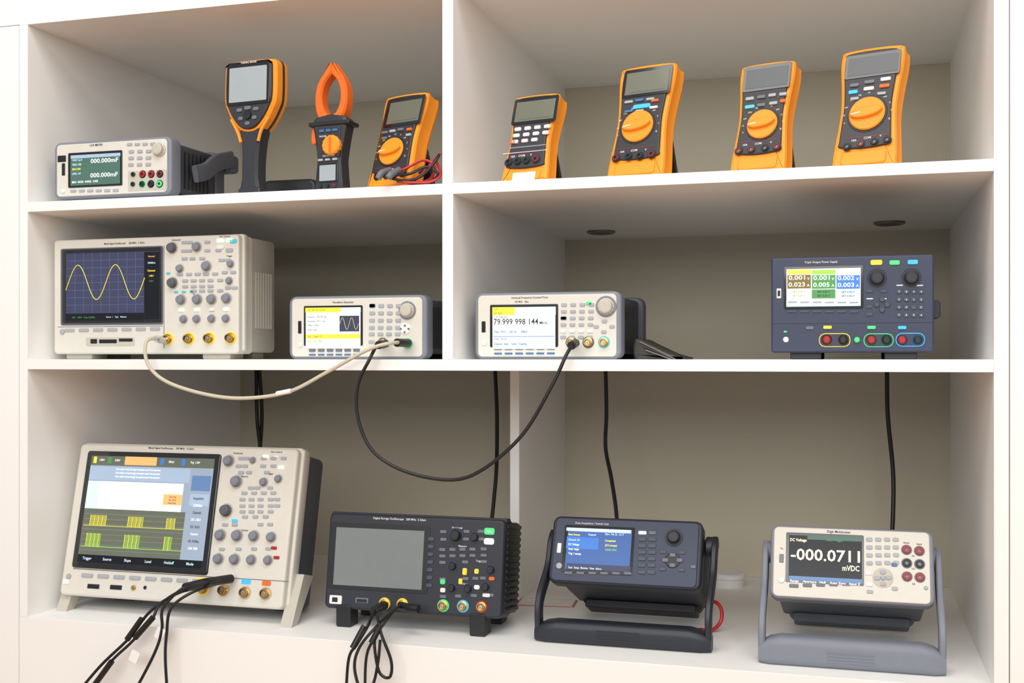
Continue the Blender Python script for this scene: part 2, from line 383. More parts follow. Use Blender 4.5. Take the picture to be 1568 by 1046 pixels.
# ---- L: triple output bench power supply
W=.2538
b=B('bench_power_supply',(-.1276,1.96,.0095));q=[(1180,396),(1430,388),(1430,540),(1182,541)];p=Pan(b,q,W,.157)
b.prism(rrect(0,W,0,.157,.005),-.003,.04,NAVY,.003);b.box(.006,W-.006,.04,.27,.004,.153,NAVYD,.004,0,.003)
b.box(W-.004,W+.012,.03,.06,.055,.085,NAVYD,.006,.002);p.y=-.003
for x in (.03,W-.075): 
    for y in (.01,.2): b.box(x,x+.05,y,y+.03,-.011,.003,BLK,.003,.001)
p.scr(1183,495,1428,495.8,BLK);p.rect(1200,408,1321,474,BLKG,1,2,.4);y0=p.y;p.y-=p.k
p.scr(1204,412,1317,470,S_WHT)
for i,(m,m2,t1,t2) in enumerate(((S_YEL,S_BRN,'0.001','0.023'),(S_LIME,S_GRN,'0.001','0.005'),(S_CYAN,S_BLUE,'0.002','0.003'))):
    u=1205+i*37.5
    p.scr(u,414,u+36,421,m,1.6);p.scr(u,422,u+36,443,m2,1.6);p.scr(u,444,u+36,458,S_CREAM if i==0 else (S_GRN if i==1 else S_CYAN),1.6)
    p.txt(t1,u+2,427,6.5,S_WHT,2.4,fit=u+27);p.txt(t2,u+2,437.5,6.5,S_WHT,2.4,fit=u+27);p.txt('V',u+32,428,4,S_WHT,2.4);p.txt('A',u+32,438,4,S_WHT,2.4)
    for v in (448,454): p.txt('SET 0.00 V',u+18,v,3,TXTD,2.4)
p.scr(1204,460,1317,470,S_CYAN,1.6);p.y=y0
p.grid(1213,464,1307,464,6,1,14,3,BTN,1.6);p.grid(1213,478,1307,478,6,1,14,3.5,BTND)
p.btn(1341,402,18,8,YEL,2);p.btn(1369,402,16,7,GRN,2);p.btn(1397,401,16,7,BLUL,2)
p.knob(1342,426,11.5,NAVYD,12,BLK);p.knob(1395,425,11.5,NAVYD,12,BLK)
for v in (447,459,471,483): p.grid(1376,v,1410,v,4,1,8.5,6,BTND)
for v in (447,459,471,483):
    for j in range(4): p.txt('7894561230.C'[(j+(v-447)//3)%12],1376+j*11.3,v,3,TXTL,7.5)
p.grid(1331,446,1352,446,2,1,10,5,BTND);p.btn(1330,470,10,5,BTND);p.btn(1331,482,10,5,BTND)
for du,dv in ((-8,0),(8,0),(0,-8),(0,8)): p.cyl(1350+du,467+dv,4.2,BTND,2.5)
for u in (1331,1352,1377,1408): p.btn(u,458 if u<1360 else 437,10,2,TXTL,.6)
p.txt('Triple Output Power Supply',1256,402,3,TXTL)
p.rect(1189,443,1196,458,BTNW,.5,1);p.rect(1190.5,446,1194.5,455,BLKG,.8,1);p.cyl(1204,521,4.5,BTNW,2);p.btn(1203,509,5,3,GRN)
p.btn(1240,503,12,5,BTNM)
for u,m in ((1267,YEL),(1334,GRN),(1381,BLUL)): p.btn(u,502,13,5,m,2)
p.rect(1254,511,1302,532,YEL,.5,9);p.rect(1322,511,1368,532,GRN,.5,9);p.rect(1371,510,1416,531,BLUL,.5,9)
p.rect(1255.2,512.2,1300.8,530.8,NAVY,.8,8);p.rect(1323.2,512.2,1366.8,530.8,NAVY,.8,8);p.rect(1372.2,511.2,1414.8,529.8,NAVY,.8,8)
for u,m,rim in ((1266,REDK,YEL),(1291,BLK,YEL),(1312,GRN,None),(1334,REDK,GRN),(1357,BLK,GRN),(1381,REDK,BLUL),(1405,BLK,BLUL)):
    p.knob(u,521,6.5 if u!=1312 else 4.5,m,7,rim);
b.done()
# ---- M: large oscilloscope (row 3)
W,H_=.4945,.3057
b=B('touchscreen_oscilloscope',(-1.5238,1.97,-.474),0,12.9);q=[(125,677),(459,685),(433,937),(92,908)];p=Pan(b,q,W,H_)
b.prism(rrect(0,W,0,H_,.01),-.004,.05,PW,.005);b.prism(rrect(.006,W-.004,.004,H_-.004,.012),.05,.13,PGD,0,.012)
b.box(W-.02,W+.006,.012,.04,.002,H_+.002,PW,.006,.004,.004);b.box(.0,W,.012,.04,H_-.004,H_+.004,PW,.003,.003,.003)
p.y=-.004
p.scr(112,880,445,881,PGD)
x0=p.p(111,868)[0]+.002
x1=p.p(340,694)[0]
z0=p.p(215,874)[1];z1=p.p(240,691)[1]
b.prism(rrect(x0,x1,z0,z1,.006),-.008,0,BLKG,.002);p.y=-.008
SX0,SX1,SZ0,SZ1=x0+.012,x1-.012,z0+.012,z1-.010
def sx(a): return SX0+(SX1-SX0)*a
def sz(a): return SZ1-(SZ1-SZ0)*a
def sr(a0,b0,a1,b1,m,l=1):
    y=-.008-.00035*l; b.add([(sx(a0),y,sz(b1)),(sx(a1),y,sz(b1)),(sx(a1),y,sz(b0)),(sx(a0),y,sz(b0))],[(0,1,2,3)],m)
sr(0,0,1,1,S_GRY);sr(0,0,1,.09,S_GRY2,1.5);sr(.28,.0,.54,.08,S_ORG,2);sr(.02,.01,.045,.07,S_YEL,2);sr(.14,.01,.17,.07,S_GRN,2);sr(.57,.01,.60,.07,S_BLUE,2);sr(.74,.01,.77,.07,S_BLUE,2)
for a,t in ((.09,'1.00V/'),(.22,'5.00V/'),(.66,'200us/'),(.85,'Trig  1.20V')): b.txt(t,sx(a),sz(.04),.0042,S_WHT,-.0092,.8)
sr(.0,.1,.82,.23,S_HAZE,1.5)
for i in range(3): b.txt('Press a softkey to choose the trigger and acquisition setup for this measurement',sx(.4),sz(.122+.035*i),.0040,S_WHT,-.0092,.55)
sr(.0,.24,.1,.5,S_CYAN,1.4);sr(.1,.24,.78,.5,S_WHT,1.5);sr(.63,.34,.78,.44,S_ORG,2);sr(.66,.27,.76,.33,S_CREAM,2)
for i in range(3): b.txt(('Quick Help','Save / Recall','Default Setup')[i],sx(.705),sz(.365+.028*i),.003,TXTD,-.0094,.8)
sr(.0,.5,.82,.93,S_GRY2,1.5);sr(.82,.14,1,.93,S_GRY,1.5);sr(.84,.16,.99,.3,S_BAR,2);sr(.84,.33,.99,.44,S_HAZE,2)
for i,t in enumerate(('Acquisition','2.50GSa/s','Channels','DC 1.00:1','DC 10.0:1','Cursors','dX 10.00us','1/dX 100k')): b.txt(t,sx(.91),sz(.37+.065*i),.005,S_WHT if i%2 else TXTD,-.0092,.72)
for b0,b1,segs,mm in ((.56,.665,((.06,.20),(.37,.50),(.68,.76)),S_TRC),(.73,.86,((.05,.17),(.36,.49),(.68,.75)),S_LIME)):
    sr(.01,b1-.010,.82,b1-.004,mm,2)
    sr(.01,b0+.05,.82,b0+.054,S_BRN,2); sr(.01,b0,.82,b0+.003,S_BRN,2)
    for a0,a1 in segs:
        n=int((a1-a0)/.008)
        for i in range(n): sr(a0+i*.008,b0,a0+i*.008+.0038,b1-.004,mm if i%4 else S_YEL,2.5)
for i in range(1,9): sr(.01,.5+i*.048,.82,.5015+i*.048,S_GRY,1.7)
sr(0,.93,1,1,S_BLK,2)
for i,t in enumerate(('Trigger','Source','Slope','Level','Holdoff','Mode')): b.txt(t,sx(.08+.165*i),sz(.965),.0055,S_CYAN,-.0095,.9)
p.y=-.004
p.txt('Mixed Signal Oscilloscope    500 MHz   5 GSa/s',262,684.5,3,TXTD)
for i in range(8): 
    u=135+i*24; p.btn(u,879+i*1.6,17,6,BTN,2)
p.cyl(107,880,4.5,BTN,2);p.rect(98,884,108,892,BTNW,1,2)
for i,(u,v) in enumerate(((144,896),(178,898))): p.rect(u-9,v-3.5,u+9,v+3.5,BLKG,.8,1)
p.cyl(205,899,4,BRASS,3);p.cyl(222,899,3,BLK,1)
for u,v,r in ((351,704,8.5),(388,703,5),(363,736,9),(405,737,6.5),(428,732,6),(347,781,9.5),(338,819,8.5),(364,820,8.5),(390,821,8),(417,823,7.5),(335,856,8),(360,857,8),(386,858,7.5),(412,859,7)):
    p.knob(u,v,r,PGD if r>9 else PG,rim=PWD)
for v,us in ((700,(370,378,405,420,436)),(712,(366,376,404,420)),(722,(370,382,410)),(746,(385,395,415)),(754,(375,390,405,420)),(764,(372,386,400,416,426)),(774,(372,386,400,416,426)),(783,(372,386,400,416)),(791,(376,392,408)),(803,(345,360,400,415)),(841,(340,366,390,412))):
    for u in us: p.btn(u,v,9,5,BTN)
for u,v,m in ((408,697,GRNL),(425,697,BTNW),(432,714,GRNL),(360,797,BLUL),(421,840,REDK),(425,855,REDK)): p.btn(u,v,9,5,m)
p.rect(300,886,352,894,YEL,.4,2);p.rect(318,886,333,894,GRN,.5,2);p.rect(370,888,385,896,BLUL,.4,2);p.rect(402,891,416,899,ORGD,.4,2)
for u,v in ((311,902),(343,905),(376,909),(408,911)): p.bnc(u,v,8,YEL if u<330 else PWD)
for t,u,v in (('Horizontal',365,692),('Run Control',425,690),('Trigger',415,724),('Measure',375,728),('Vertical',375,812)): p.txt(t,u,v,2.6,TXTD)
b.M=b.base
for x in (-.004,W-.002):
    b.add([(x,.045,.06),(x,-.008,-.031),(x,.015,-.031),(x,.085,.05),(x+.024,.045,.06),(x+.024,-.008,-.031),(x+.024,.015,-.031),(x+.024,.085,.05)],
      [(0,1,2,3),(7,6,5,4),(0,4,5,1),(1,5,6,2),(2,6,7,3),(3,7,4,0)],PWD)
for x in (.04,W-.08): b.box(x,x+.05,.12,.15,-.031,.01,PGD,.003)
b.done()
# ---- N: black oscilloscope
W,H_=.35,.178
b=B('digital_storage_oscilloscope',(-.9571,2.0,-.4715),0,8.4);q=[(506,785),(778,797),(768,955),(497,927)];p=Pan(b,q,W,H_)
b.prism(rrect(0,W,0,H_,.01),-.003,.05,NAVYD,.005);b.box(.004,W-.004,.05,.125,.004,H_-.004,BLK,.01,0,.01)
b.box(-.003,.02,.008,.03,.01,H_+.002,NAVYD,.006,.003)
b.box(-.001,W+.001,.008,.03,H_-.006,H_+.003,NAVYD,.003,.002)
for i in range(14): b.box(W-.012,W+.003,.014,.10,.012+i*.0115,.019+i*.0115,BLK,.002,.002,.002)
p.y=-.003
p.rect(506,803,655,905,BLK,.8,3,.4);y0=p.y
p.scr(513,810,646,899,mat('screen_off',(122,128,128),.18,coat=.5),4)
p.txt('Digital Storage Oscilloscope   200 MHz  2 GSa/s',610,795,3.2,TXTL)
for i in range(7): p.btn(659-i*.7,826+i*12,9,6,BTND,2)
for u,v,r in ((698,821,10),(728,824,7.5),(692,869,7),(753,876,7),(690,903,7),(716,905,7),(744,903,7)):
    p.knob(u,v,r,BLK,r*1.1,NAVY)
p.btn(752,815,17,11,GRN,2.2);p.btn(751,831,16,10,GRNL,2.2);p.txt('Run',752,815,3.5,TXTL,8)
for v,us in ((815,(678,715,738)),(827,(678,714,738)),(843,(676,692,708,724,742)),(853,(676,692,708,724,742)),(863,(676,712,742)),(889,(676,712,728,740)),(916,(676,700,725,752))):
    for u in us: p.btn(u,v,10,5,BTNM)
p.btn(711,878,7,11,YEL,2);p.btn(730,878,7,8,YEL,2);p.btn(676,893,8,8,GRN,2);p.btn(704,893,6,9,YEL,2);p.btn(730,903,9,7,BTNW,2);p.btn(745,916,12,6,BTNW,2);p.btn(676,906,8,7,BTNW,2);p.btn(754,890,9,6,ORGD)
p.rect(505,909,523,922,BTNW,.8,2);p.rect(509,912,517,919,BLK,1.2,1);p.rect(543,914,562,922,BTNM,.8,1);p.rect(545,916,560,921,BLK,1.2,0)
for u,v,m in ((586,924,YEL),(613,926,YEL),(676,930,GRN),(707,932,BLUL),(737,934,REDK)): p.bnc(u,v,7.5,m)
for t,u,v in (('Horizontal',700,809),('Measure',708,838),('Trigger',735,862),('Vertical',708,897)): p.txt(t,u,v,2.8,TXTL)
b.M=b.base
for x in (.025,W-.06): b.box(x,x+.03,-.004,.03,-.0335,.008,BLK,.004,.002); 
for x in (.03,W-.06): b.box(x,x+.03,.1,.135,-.0335,-.005,BLK,.003)
b.done()
# ---- O / P : bench instruments propped on their carry handle
def handled(name,org,W,Hh,quad,lean,depth,body,bump,face,hm,rear,zs,hx,hy0,bh):
    b,p=bench(name,org,W,Hh,quad,depth,body,bump,face,lean,rear,rearw=.02,facein=6)
    Mt=b.M;b.M=b.base
    zf=zs-org[2]
    xl,xr=hx[0]-org[0],hx[1]-org[0]; yb=hy0-org[1]
    for x in (xl,xr):
        b.tube([(x,.078,Hh*.60),(x,.060,Hh*.50),(x,.035,.02),(x,yb+.024,zf+.07),(x,yb+.02,zf+.02)],(.0058,.0135),hm,12,6,flat=(1,0,0))
        sgn=1 if x>W/2 else -1
        b.M=b.base@Matrix.Translation((x-sgn*.009,.072,Hh*.53))@Matrix.Rotation(R(90),4,'Z')
        b.lathe(0,0,[(.017,-.008),(.019,-.004),(.019,.006),(.014,.009)],hm,24)
        b.M=b.base
    n=17; o=rrect(yb,yb+.045,zf,zf+bh,.012,4); V=[];Fc=[]
    for i in range(n):
        t=i/(n-1); x=xl-.0055+(xr-xl+.011)*t; g=1+(.0 if (t<.12 or t>.88) else .10)
        e=1-.3*(1-min(1,min(t,1-t)/.06))**2
        for (yy,zz) in o: V.append((x,yb+.0225+(yy-yb-.0225)*e,zf+bh/2*(1-e)*.3+(zz-zf)*g*e))
    N=len(o)
    for i in range(n-1):
        for j in range(N): Fc.append((i*N+j,i*N+(j+1)%N,(i+1)*N+(j+1)%N,(i+1)*N+j))
    Fc+= [tuple(range(N)),tuple(reversed(range((n-1)*N,n*N)))]
    b.add(V,Fc,hm)
    for i in range(4): b.box(W*.36,W*.64,yb-.0008,yb+.01,zf+.012+i*.005,zf+.014+i*.005,hm)
    b.M=Mt
    b.box(.03,W-.03,depth-.05,depth+.002,-.006,.01,rear,.004,.002)
    return b,p
b,p=handled('data_acquisition_meter',(-.5294,2.035,-.4073),.2756,.1242,[(848,791),(1073,797),(1072,905),(838,893)],22.5,.235,NAVYD,NAVYD,NAVY,mat('handle_black',(34,37,46),.45,bump=.15),BLK,-.505,(-.538,-.236),1.984,.036)
p.rect(862,807,968,880,BLKG,1,2,.4);y0=p.y;p.y-=p.k
p.scr(867,811,964,875,S_DBLU);p.scr(867,811,964,816,S_CYAN,1.6);p.scr(867,866,964,875,S_DARK,1.6);p.scr(867,824,915,842,S_BLUE,1.6)
for u,v,t,m in ((870,820,'Next Sweep:',S_YEL),(900,820,'Stopped',S_CYAN),(925,819,'Start  Feb 22  12:17',S_CYAN),(870,828,'Channel 101',S_CYAN),(870,835,'DC Voltage',S_WHT),(870,842,'Auto range',S_WHT),(870,849,'Trig: 1 sweep',S_WHT),(925,829,'Completed',S_YEL),(925,836,'(2/3 sweeps)',S_YEL),(925,843,'0.0042 VDC',S_LIME),(870,870.5,'Scan  Setup  Monitor  View  Alarm',S_CYAN)): p.txt(t,u,v,3.2,m,2.4,.8,'L')
p.y=y0
p.grid(870,879,960,881,6,1,12,4,BTNM);p.txt('Data Acquisition / Switch Unit',905,803,3,TXTL)
p.rect(853,833,859,848,BTNW,.6,1);p.cyl(856,868,5,BTN,2)
p.btn(981,816,12,5,GRNL);p.btn(996,816,11,5,BTNM)
for v in (826,836,846,856,866,877): p.grid(981,v,996,v+.5,2,1,12,6,BTND)
p.knob(1029,823,11,NAVYD,9,BLK)
p.cyl(1028,858,12,NAVYD,1.2)
for du,dv in ((-11,0),(11,0),(0,-8),(0,8)): p.btn(1028+du,858+dv,9,6,BTNM,2.5)
for u,v in ((1013,845),(1042,846),(1013,872),(1042,873)): p.btn(u,v,10,5,BTND)
p.btn(1060,868,8,5,BTNM)
b.done()
b,p=handled('bench_multimeter',(-.1327,1.995,-.4045),.263,.1255,[(1180,806),(1432,812),(1432,935),(1178,908)],20.6,.25,PGD,PG,PW,PG,PGD,-.505,(-.143,.139),1.945,.043)
p.rect(1200,819,1314,892,BLKG,1,2,.4);y0=p.y;p.y-=p.k
p.scr(1204,823,1311,889,S_BLK);p.scr(1204,883,1311,889,S_BAR,1.6);p.scr(1230,823,1311,829,S_OLIVE,1.6)
p.txt('-000.0711',1207,849,17,S_CREAM,2.4,fit=1308);p.txt('mVDC',1281,870,8,S_CREAM,2.4,fit=1307);p.txt('DC Voltage',1206,828,4.5,S_CREAM,2.4,fit=1229);p.txt('Auto Trigger',1270,829,3.2,S_GRN,2.4);p.txt('Range    Aperture   Null    Auto Zero   Input Z',1206,886,3.2,S_WHT,2.4,fit=1308)
p.y=y0
p.txt('Digit Multimeter',1276,816,3.6,TXTD);p.grid(1211,893,1305,901,6,1,13,5,BTNM)
p.rect(1191,848,1197,860,BLKG,.6,1);p.cyl(1194,884,5,BTNW,2);p.txt('Trig',1194,840,2,TXTD)
for j,v in enumerate((827,839,851,863)): p.grid(1323,v,1366,v+2,4,1,10,6,BTN)
p.btn(1321,878,10,6,BTNW);p.btn(1322,895,10,6,BTNW);p.cyl(1344,886,15,PWD,.8)
p.btn(1363,866,10,6,BLUEK)
for du,dv in ((-9,0),(9,0),(0,-9),(0,9)): p.btn(1344+du,886+dv,9,6,BTN,2.5)
p.cyl(1344,886,3.5,BTN,3);p.btn(1363,903,10,6,BTN);p.btn(1323,906,10,5,BTN)
for (u,v,m) in ((1384,843,REDK),(1406,845,REDK),(1384,864,BLK),(1406,866,BLK),(1384,885,REDK),(1406,887,REDK)): p.jack(u,v,5.8,m,BTNM)
for u,v,t in ((1384,832,'Sense'),(1406,834,'Input'),(1395,853,'HI'),(1395,873,'LO'),(1395,897,'3A')): p.txt(t,u,v,2.6,TXTD)
p.cyl(1416,904,3,BTN,2)
b.done()
# ------------------------------------------------------------ hand-held multimeters
SHELL=[(.05,.0),(.5,-.01),(.95,.0),(1.0,.06),(.985,.2),(.955,.35),(.94,.5),(.965,.68),(1.0,.84),(1.0,.95),(.94,1.0),(.5,1.012),(.06,1.0),(.0,.95),(.0,.84),(.035,.68),(.06,.5),(.045,.35),(.015,.2),(.0,.06)]
PANEL=[(.12,.17),(.5,.15),(.88,.17),(.90,.22),(.885,.35),(.87,.5),(.89,.66),(.915,.8),(.91,.93),(.86,.965),(.5,.975),(.14,.965),(.09,.93),(.085,.8),(.11,.66),(.13,.5),(.115,.35),(.10,.22)]
def meter(name,org,W,h,yaw,lean,quad,lcd,lcdm,btns,knob,jacks,panel_m=ANT,extras=None,T=.042):
    b=B(name,org,yaw,lean);p=Pan(b,quad,W,h)
    sh=smooth_closed([(x*W,z*h) for x,z in SHELL],4);pn=smooth_closed([(x*W,z*h) for x,z in PANEL],4)
    b.loft(sh,[(.006,-.001),(.002,0),(.0,.004),(.0015,.014),(.0015,.026),(.0,.032),(.003,T-.003),(.008,T)],ORG)
    b.prism(pn,-.005,.005,panel_m,.002);p.y=-.005
    b.prism(rrect(W*.15,W*.85,h*.02,h*.13,.006),-.004,.004,ORG,.002)
    u0,v0,u1,v1=lcd
    p.rect(u0-4,v0-5,u1+4,v1+4,BLKG,.8,3,.3);p.y-=p.k*.8;p.scr(u0,v0,u1,v1,lcdm,1)
    if lcdm is LCD: p.scr(u0+(u1-u0)*.1,v1-3.2,u0+(u1-u0)*.9,v1-2.6,SEG,1.8)
    p.y+=p.k*.8
    for u,v,w,hh,m in btns: p.btn(u,v,w,hh,m,2.2)
    if knob:
        u,v,r=knob;r*=.93;x,z=p.p(u,v);k=p.k
        b.lathe(x,z,[(r*1.12*k,-.005),(r*1.10*k,-.0058)],BLK,36)
        b.lathe(x,z,[(r*k,-.0055),(r*k,-.008),(r*.94*k,-.0095)],ORG,36)
        MM=b.M;b.M=MM@Matrix.Translation((x,0,z))@Matrix.Rotation(R(-8),4,'Y')
        b.prism(smooth_closed([(-r*.9*k,0),(-r*.6*k,r*.24*k),(0,r*.31*k),(r*.6*k,r*.24*k),(r*.9*k,0),(r*.6*k,-r*.24*k),(0,-r*.31*k),(-r*.6*k,-r*.24*k)],4),-.0165,-.009,ORG,.0025)
        b.box(-r*.8*k,-r*.3*k,-.017,-.016,-.0008,.0008,TXTL)
        b.M=MM
        for i in range(11):
            a=R(200-22*i) ; t=('V','~V','mV','OFF','Hz','nS','A','mA','C','T','Q')[i]
            b.txt(t,x+math.cos(a)*r*1.32*k,z+math.sin(a)*r*1.3*k,.0028,TXTL if i%3 else YEL,-.0056)
    for u,v,m in jacks: p.jack(u,v,4.6,m,BLK)
    for i in range(len(jacks)-1):
        p.txt(('10A','COM','V','mA')[i%4],(jacks[i][0]+jacks[i+1][0])/2,jacks[i][1]-8,3,TXTL)
    ja,jb=jacks[0],jacks[-1]
    p.scr(ja[0]-3,ja[1]-12.5,jb[0]+3,ja[1]-11.9,REDK,1.5)
    if extras: extras(b,p)
    b.M=b.base; top=(h*.62)
    ty=T+top*math.sin(R(lean))-.004; tz=top*math.cos(R(lean))-T*math.sin(R(lean))
    b.add([(W*.2,ty,tz),(W*.8,ty,tz),(W*.85,ty+.03,.0),(W*.15,ty+.03,.0),(W*.2,ty-.008,tz),(W*.8,ty-.008,tz),(W*.85,ty+.02,.0),(W*.15,ty+.02,.0)],
       [(0,1,2,3),(7,6,5,4),(0,4,5,1),(1,5,6,2),(2,6,7,3),(3,7,4,0)],BLK)
    b.done()
ZS=.306
Wn=WINE
meter('handheld_multimeter',(-.850,1.948,ZS),.10,.189,-17,18,[(602,150),(666,146),(640,287),(563,284)],(608,158,657,186),LCD,
  [(602,198,9,3.5,BTNM),(614,197,9,3.5,BTN),(627,196,9,3.5,BTNM),(641,197,8,3.5,ORGD),(601,206,8,3.5,BTNM),(640,205,8,3.5,BTN)],(612,227,21),
  [(587,264,BLK),(603,264,BLK),(617,264,BLK),(631,264,Wn)])
def exE(b,p):
    p.rect(789,264,823,277,BTNW,.6,1)
    p.scr(777,232,842,232.8,TXTL);p.scr(788,224,840,225,BTN)
meter('handheld_process_calibrator',(-.592,1.942,ZS),.091,.170,-12,18,[(796,150),(860,148),(838,279),(769,276)],(799,159,854,187),LCD,
  [(u-j*2.5,198+j*9,9,5,BTNW) for j in range(3) for u in (801,815,829,843)][:11]+[(793,216,9,5,ORGD)],None,
  [(785,246,BLK),(798,246,BLK),(811,246,BLK),(825,246,Wn)],extras=exE,T=.038)
def arc(b,p): 
    p.rect(975,161,1001,167,BLUL,1.2,3)
meter('handheld_multimeter',(-.404,1.948,ZS),.106,.209,-16,16,[(956,105),(1038,101),(1018,271),(932,268)],(965,113,1028,145),LCD,
  [(969,156,12,3.5,BTN),(985,155,12,3.5,BLUEK),(1001,155,12,3.5,BTN),(969,170,12,3.5,BLUEK),(985,171,12,3.5,BTN),(1006,168,12,3.5,BTNW),(1008,158,11,3.5,ORGD)],(982,194,25),
  [(949,238,Wn),(968,238,BLK),(985,239,BLK),(1003,239,Wn)],extras=arc)
meter('handheld_multimeter',(-.195,1.945,ZS),.095,.197,-16,16,[(1138,100),(1217,96),(1207,261),(1121,259)],(1147,107,1208,134),LCDD,
  [(1153,149,12,4.5,BTN),(1170,148,12,4.5,BTNM),(1186,147,11,4.5,BTN),(1202,147,11,4.5,BTN),(1153,161,14,5,TEAL),(1170,160,12,4.5,BTNM),(1188,159,12,4.5,BTN),(1202,157,8,4.5,ORGD)],(1172,189,23),
  [(1137,226,Wn),(1156,226,Wn),(1177,226,BLK),(1195,226,Wn)])
meter('handheld_multimeter',(-.032,1.948,ZS),.103,.211,-17,16,[(1291,78),(1384,72),(1368,252),(1273,250)],(1301,89,1374,115),LCDD,
  [(1310,130,13,5,BTNM),(1332,127,15,5,BTNM),(1356,125,15,5,BTNW),(1308,140,13,5,BLUL),(1331,137,15,5,BTNW),(1354,135,15,5,ORGD),(1310,150,12,4,BTN),(1350,146,12,4,BTN)],(1328,174,26),
  [(1298,220,BLK),(1318,218,Wn),(1338,217,BLK),(1357,216,BLK)])
# ---- thermal imaging camera
b=B('thermal_imaging_camera',(-1.136,1.935,ZS),-5,2)
hd=smooth_closed([(.0,.225),(.0,.180),(.006,.160),(.020,.136),(.038,.118),(.058,.113),(.078,.118),(.096,.136),(.110,.160),(.116,.180),(.116,.225),(.113,.246),(.096,.252),(.02,.252),(.003,.246)],4)
b.loft(hd,[(.005,-.004),(.001,0),(0,.006),(0,.016)],ORG)
b.loft(hd,[(-.001,.016),(-.001,.022)],ANT);b.loft(hd,[(0,.022),(0,.032),(.006,.038)],ORG)
b.prism(inset(hd,.008),-.009,0,ANT,.003)
b.box(.011,.105,-.0105,-.005,.166,.243,BLKG,.004,.001)
b.box(.017,.099,-.0112,-.01,.172,.237,LCDL,.002)
for x,z,w in ((.040,.157,.012),(.058,.160,.014),(.076,.157,.012),(.043,.141,.010),(.073,.141,.010),(.058,.131,.010)):
    b.box(x-w/2,x+w/2,-.0115,-.006,z-.0035,z+.0035,BTNM,.003,.001)
b.lathe(.058,.147,[(.009,-.008),(.008,-.0125)],BLK,20)
b.txt('THERMAL IMAGER',.058,.2455,.003,TXTL,-.0095)
gr=[(.038,.0),(.040,.03),(.040,.07),(.038,.1),(.036,.128),(.082,.128),(.080,.1),(.077,.07),(.077,.03),(.080,.0)]
b.loft(smooth_closed(gr,3),[(.006,-.003),(.001,.002),(0,.008),(0,.024),(.004,.032),(.01,.034)],ANT)
b.box(.036,.084,-.004,.040,0,.012,ANT,.004,.003,.003)
b.tube([(.040,-.003,.098),(.033,-.004,.118),(.018,-.003,.142)],.0032,ORG,6);b.tube([(.078,-.003,.098),(.085,-.004,.118),(.100,-.003,.142)],.0032,ORG,6)
b.tube([(.058,.035,.2),(.058,.07,.2)],.028,ANT,20,0);b.done()
# ---- clamp meter
b=B('clamp_meter',(-.952,1.935,ZS),-6,2)
bd=[(.010,.0),(.060,.0),(.062,.03),(.060,.06),(.066,.1),(.070,.13),(.052,.140),(.018,.140),(.0,.13),(.004,.1),(.010,.06),(.008,.03)]
b.loft(smooth_closed(bd,3),[(.005,-.002),(0,.002),(0,.028),(.004,.032)],ANT)
b.box(-.008,.078,-.004,.034,.120,.128,BLK,.003,.002,.002)
def jaw(sg):
    o=[(.004,.0),(.024,.0),(.034,.03),(.030,.066),(.010,.096),(.003,.105),(.0,.098),(.0,.084),(.012,.07),(.019,.05),(.018,.028),(.010,.012),(.003,.008)]
    return [(.035+sg*x,.133+z) for x,z in o]
for sg in (-1,1): b.loft(smooth_closed(jaw(sg),3),[(.003,.001),(0,.005),(0,.024),(.003,.028)],ORGD)
b.prism(smooth_closed([(-.006,.09),(.006,.092),(.006,.11),(.0,.122),(-.006,.115)],3),.004,.026,ORGD,.003)
b.box(.012,.060,-.004,.002,.06,.118,ANT,.006,.001)
b.lathe(.044,.082,[(.019,-.001),(.019,-.009),(.016,-.012)],ORG,28,.06);b.box(.042,.046,-.0135,-.011,.068,.096,ORGD,.001)
for x in (.022,.036,.050): b.box(x-.005,x+.005,-.006,0,.108,.112,BLUEK,.001)
b.box(.014,.056,-.0035,0,.015,.050,BLKG,.003,.001);b.box(.018,.052,-.0042,0,.018,.047,LCDL,.001)
for x in (.02,.035,.05): b.box(x-.005,x+.005,-.005,0,.055,.059,BTN,.001)
for x in (.02,.035,.05): b.lathe(x,.009,[(.004,0),(.0035,-.005)],BLK if x<.04 else Wn,12)
b.txt('CAT III 1000A',.037,.0635,.003,TXTL,-.0045);b.txt('TRUE RMS',.024,.1,.003,TXTL,-.0045,.8);b.done()
# ---- power adapter on the top shelf
b=B('power_adapter',(-1.12,2.05,ZS));b.box(.0,.12,0,.08,0,.045,BLK,.016,.006,.006);b.tube([(.12,.04,.02),(.15,.05,.025),(.17,.08,.006),(.16,.13,.005)],.003,CABB);b.done()
# ------------------------------------------------------------ cables
def cable(name,paths):
    b=B(name)
    for pts,r,m in paths: b.tube(pts,r,m,10,8)
    return b
b=cable('coaxial_cable',[([(-1.27,1.945,.035),(-1.262,1.90,.038),(-1.263,1.876,.028),(-1.256,1.872,-.010),(-1.218,1.872,-.042),(-1.14,1.872,-.0645),(-1.059,1.872,-.072),(-.968,1.872,-.060),(-.8914,1.872,-.0243),(-.8164,1.872,.014),(-.775,1.885,.027),(-.768,1.945,.028)],.0034,CABW)])
b.tube([(-1.272,1.955,.034),(-1.266,1.915,.037)],.007,STEEL,14,2);b.tube([(-.768,1.95,.028),(-.772,1.905,.028)],.0075,CABB,14,2)
b.tube([(-.99,1.872,-.0635),(-.962,1.872,-.058)],.0045,TAG,10,2);b.done()
b=cable('coaxial_cable',[([(-.815,1.945,.027),(-.808,1.90,.022),(-.810,1.874,.0),(-.832,1.872,-.047),(-.832,1.872,-.1048),(-.804,1.872,-.1617),(-.7426,1.872,-.196),(-.6588,1.872,-.208),(-.600,1.872,-.1876),(-.531,1.872,-.1275),(-.480,1.872,-.0447),(-.4576,1.876,.004),(-.452,1.90,.022),(-.456,1.938,.0265)],.0031,CABB)])
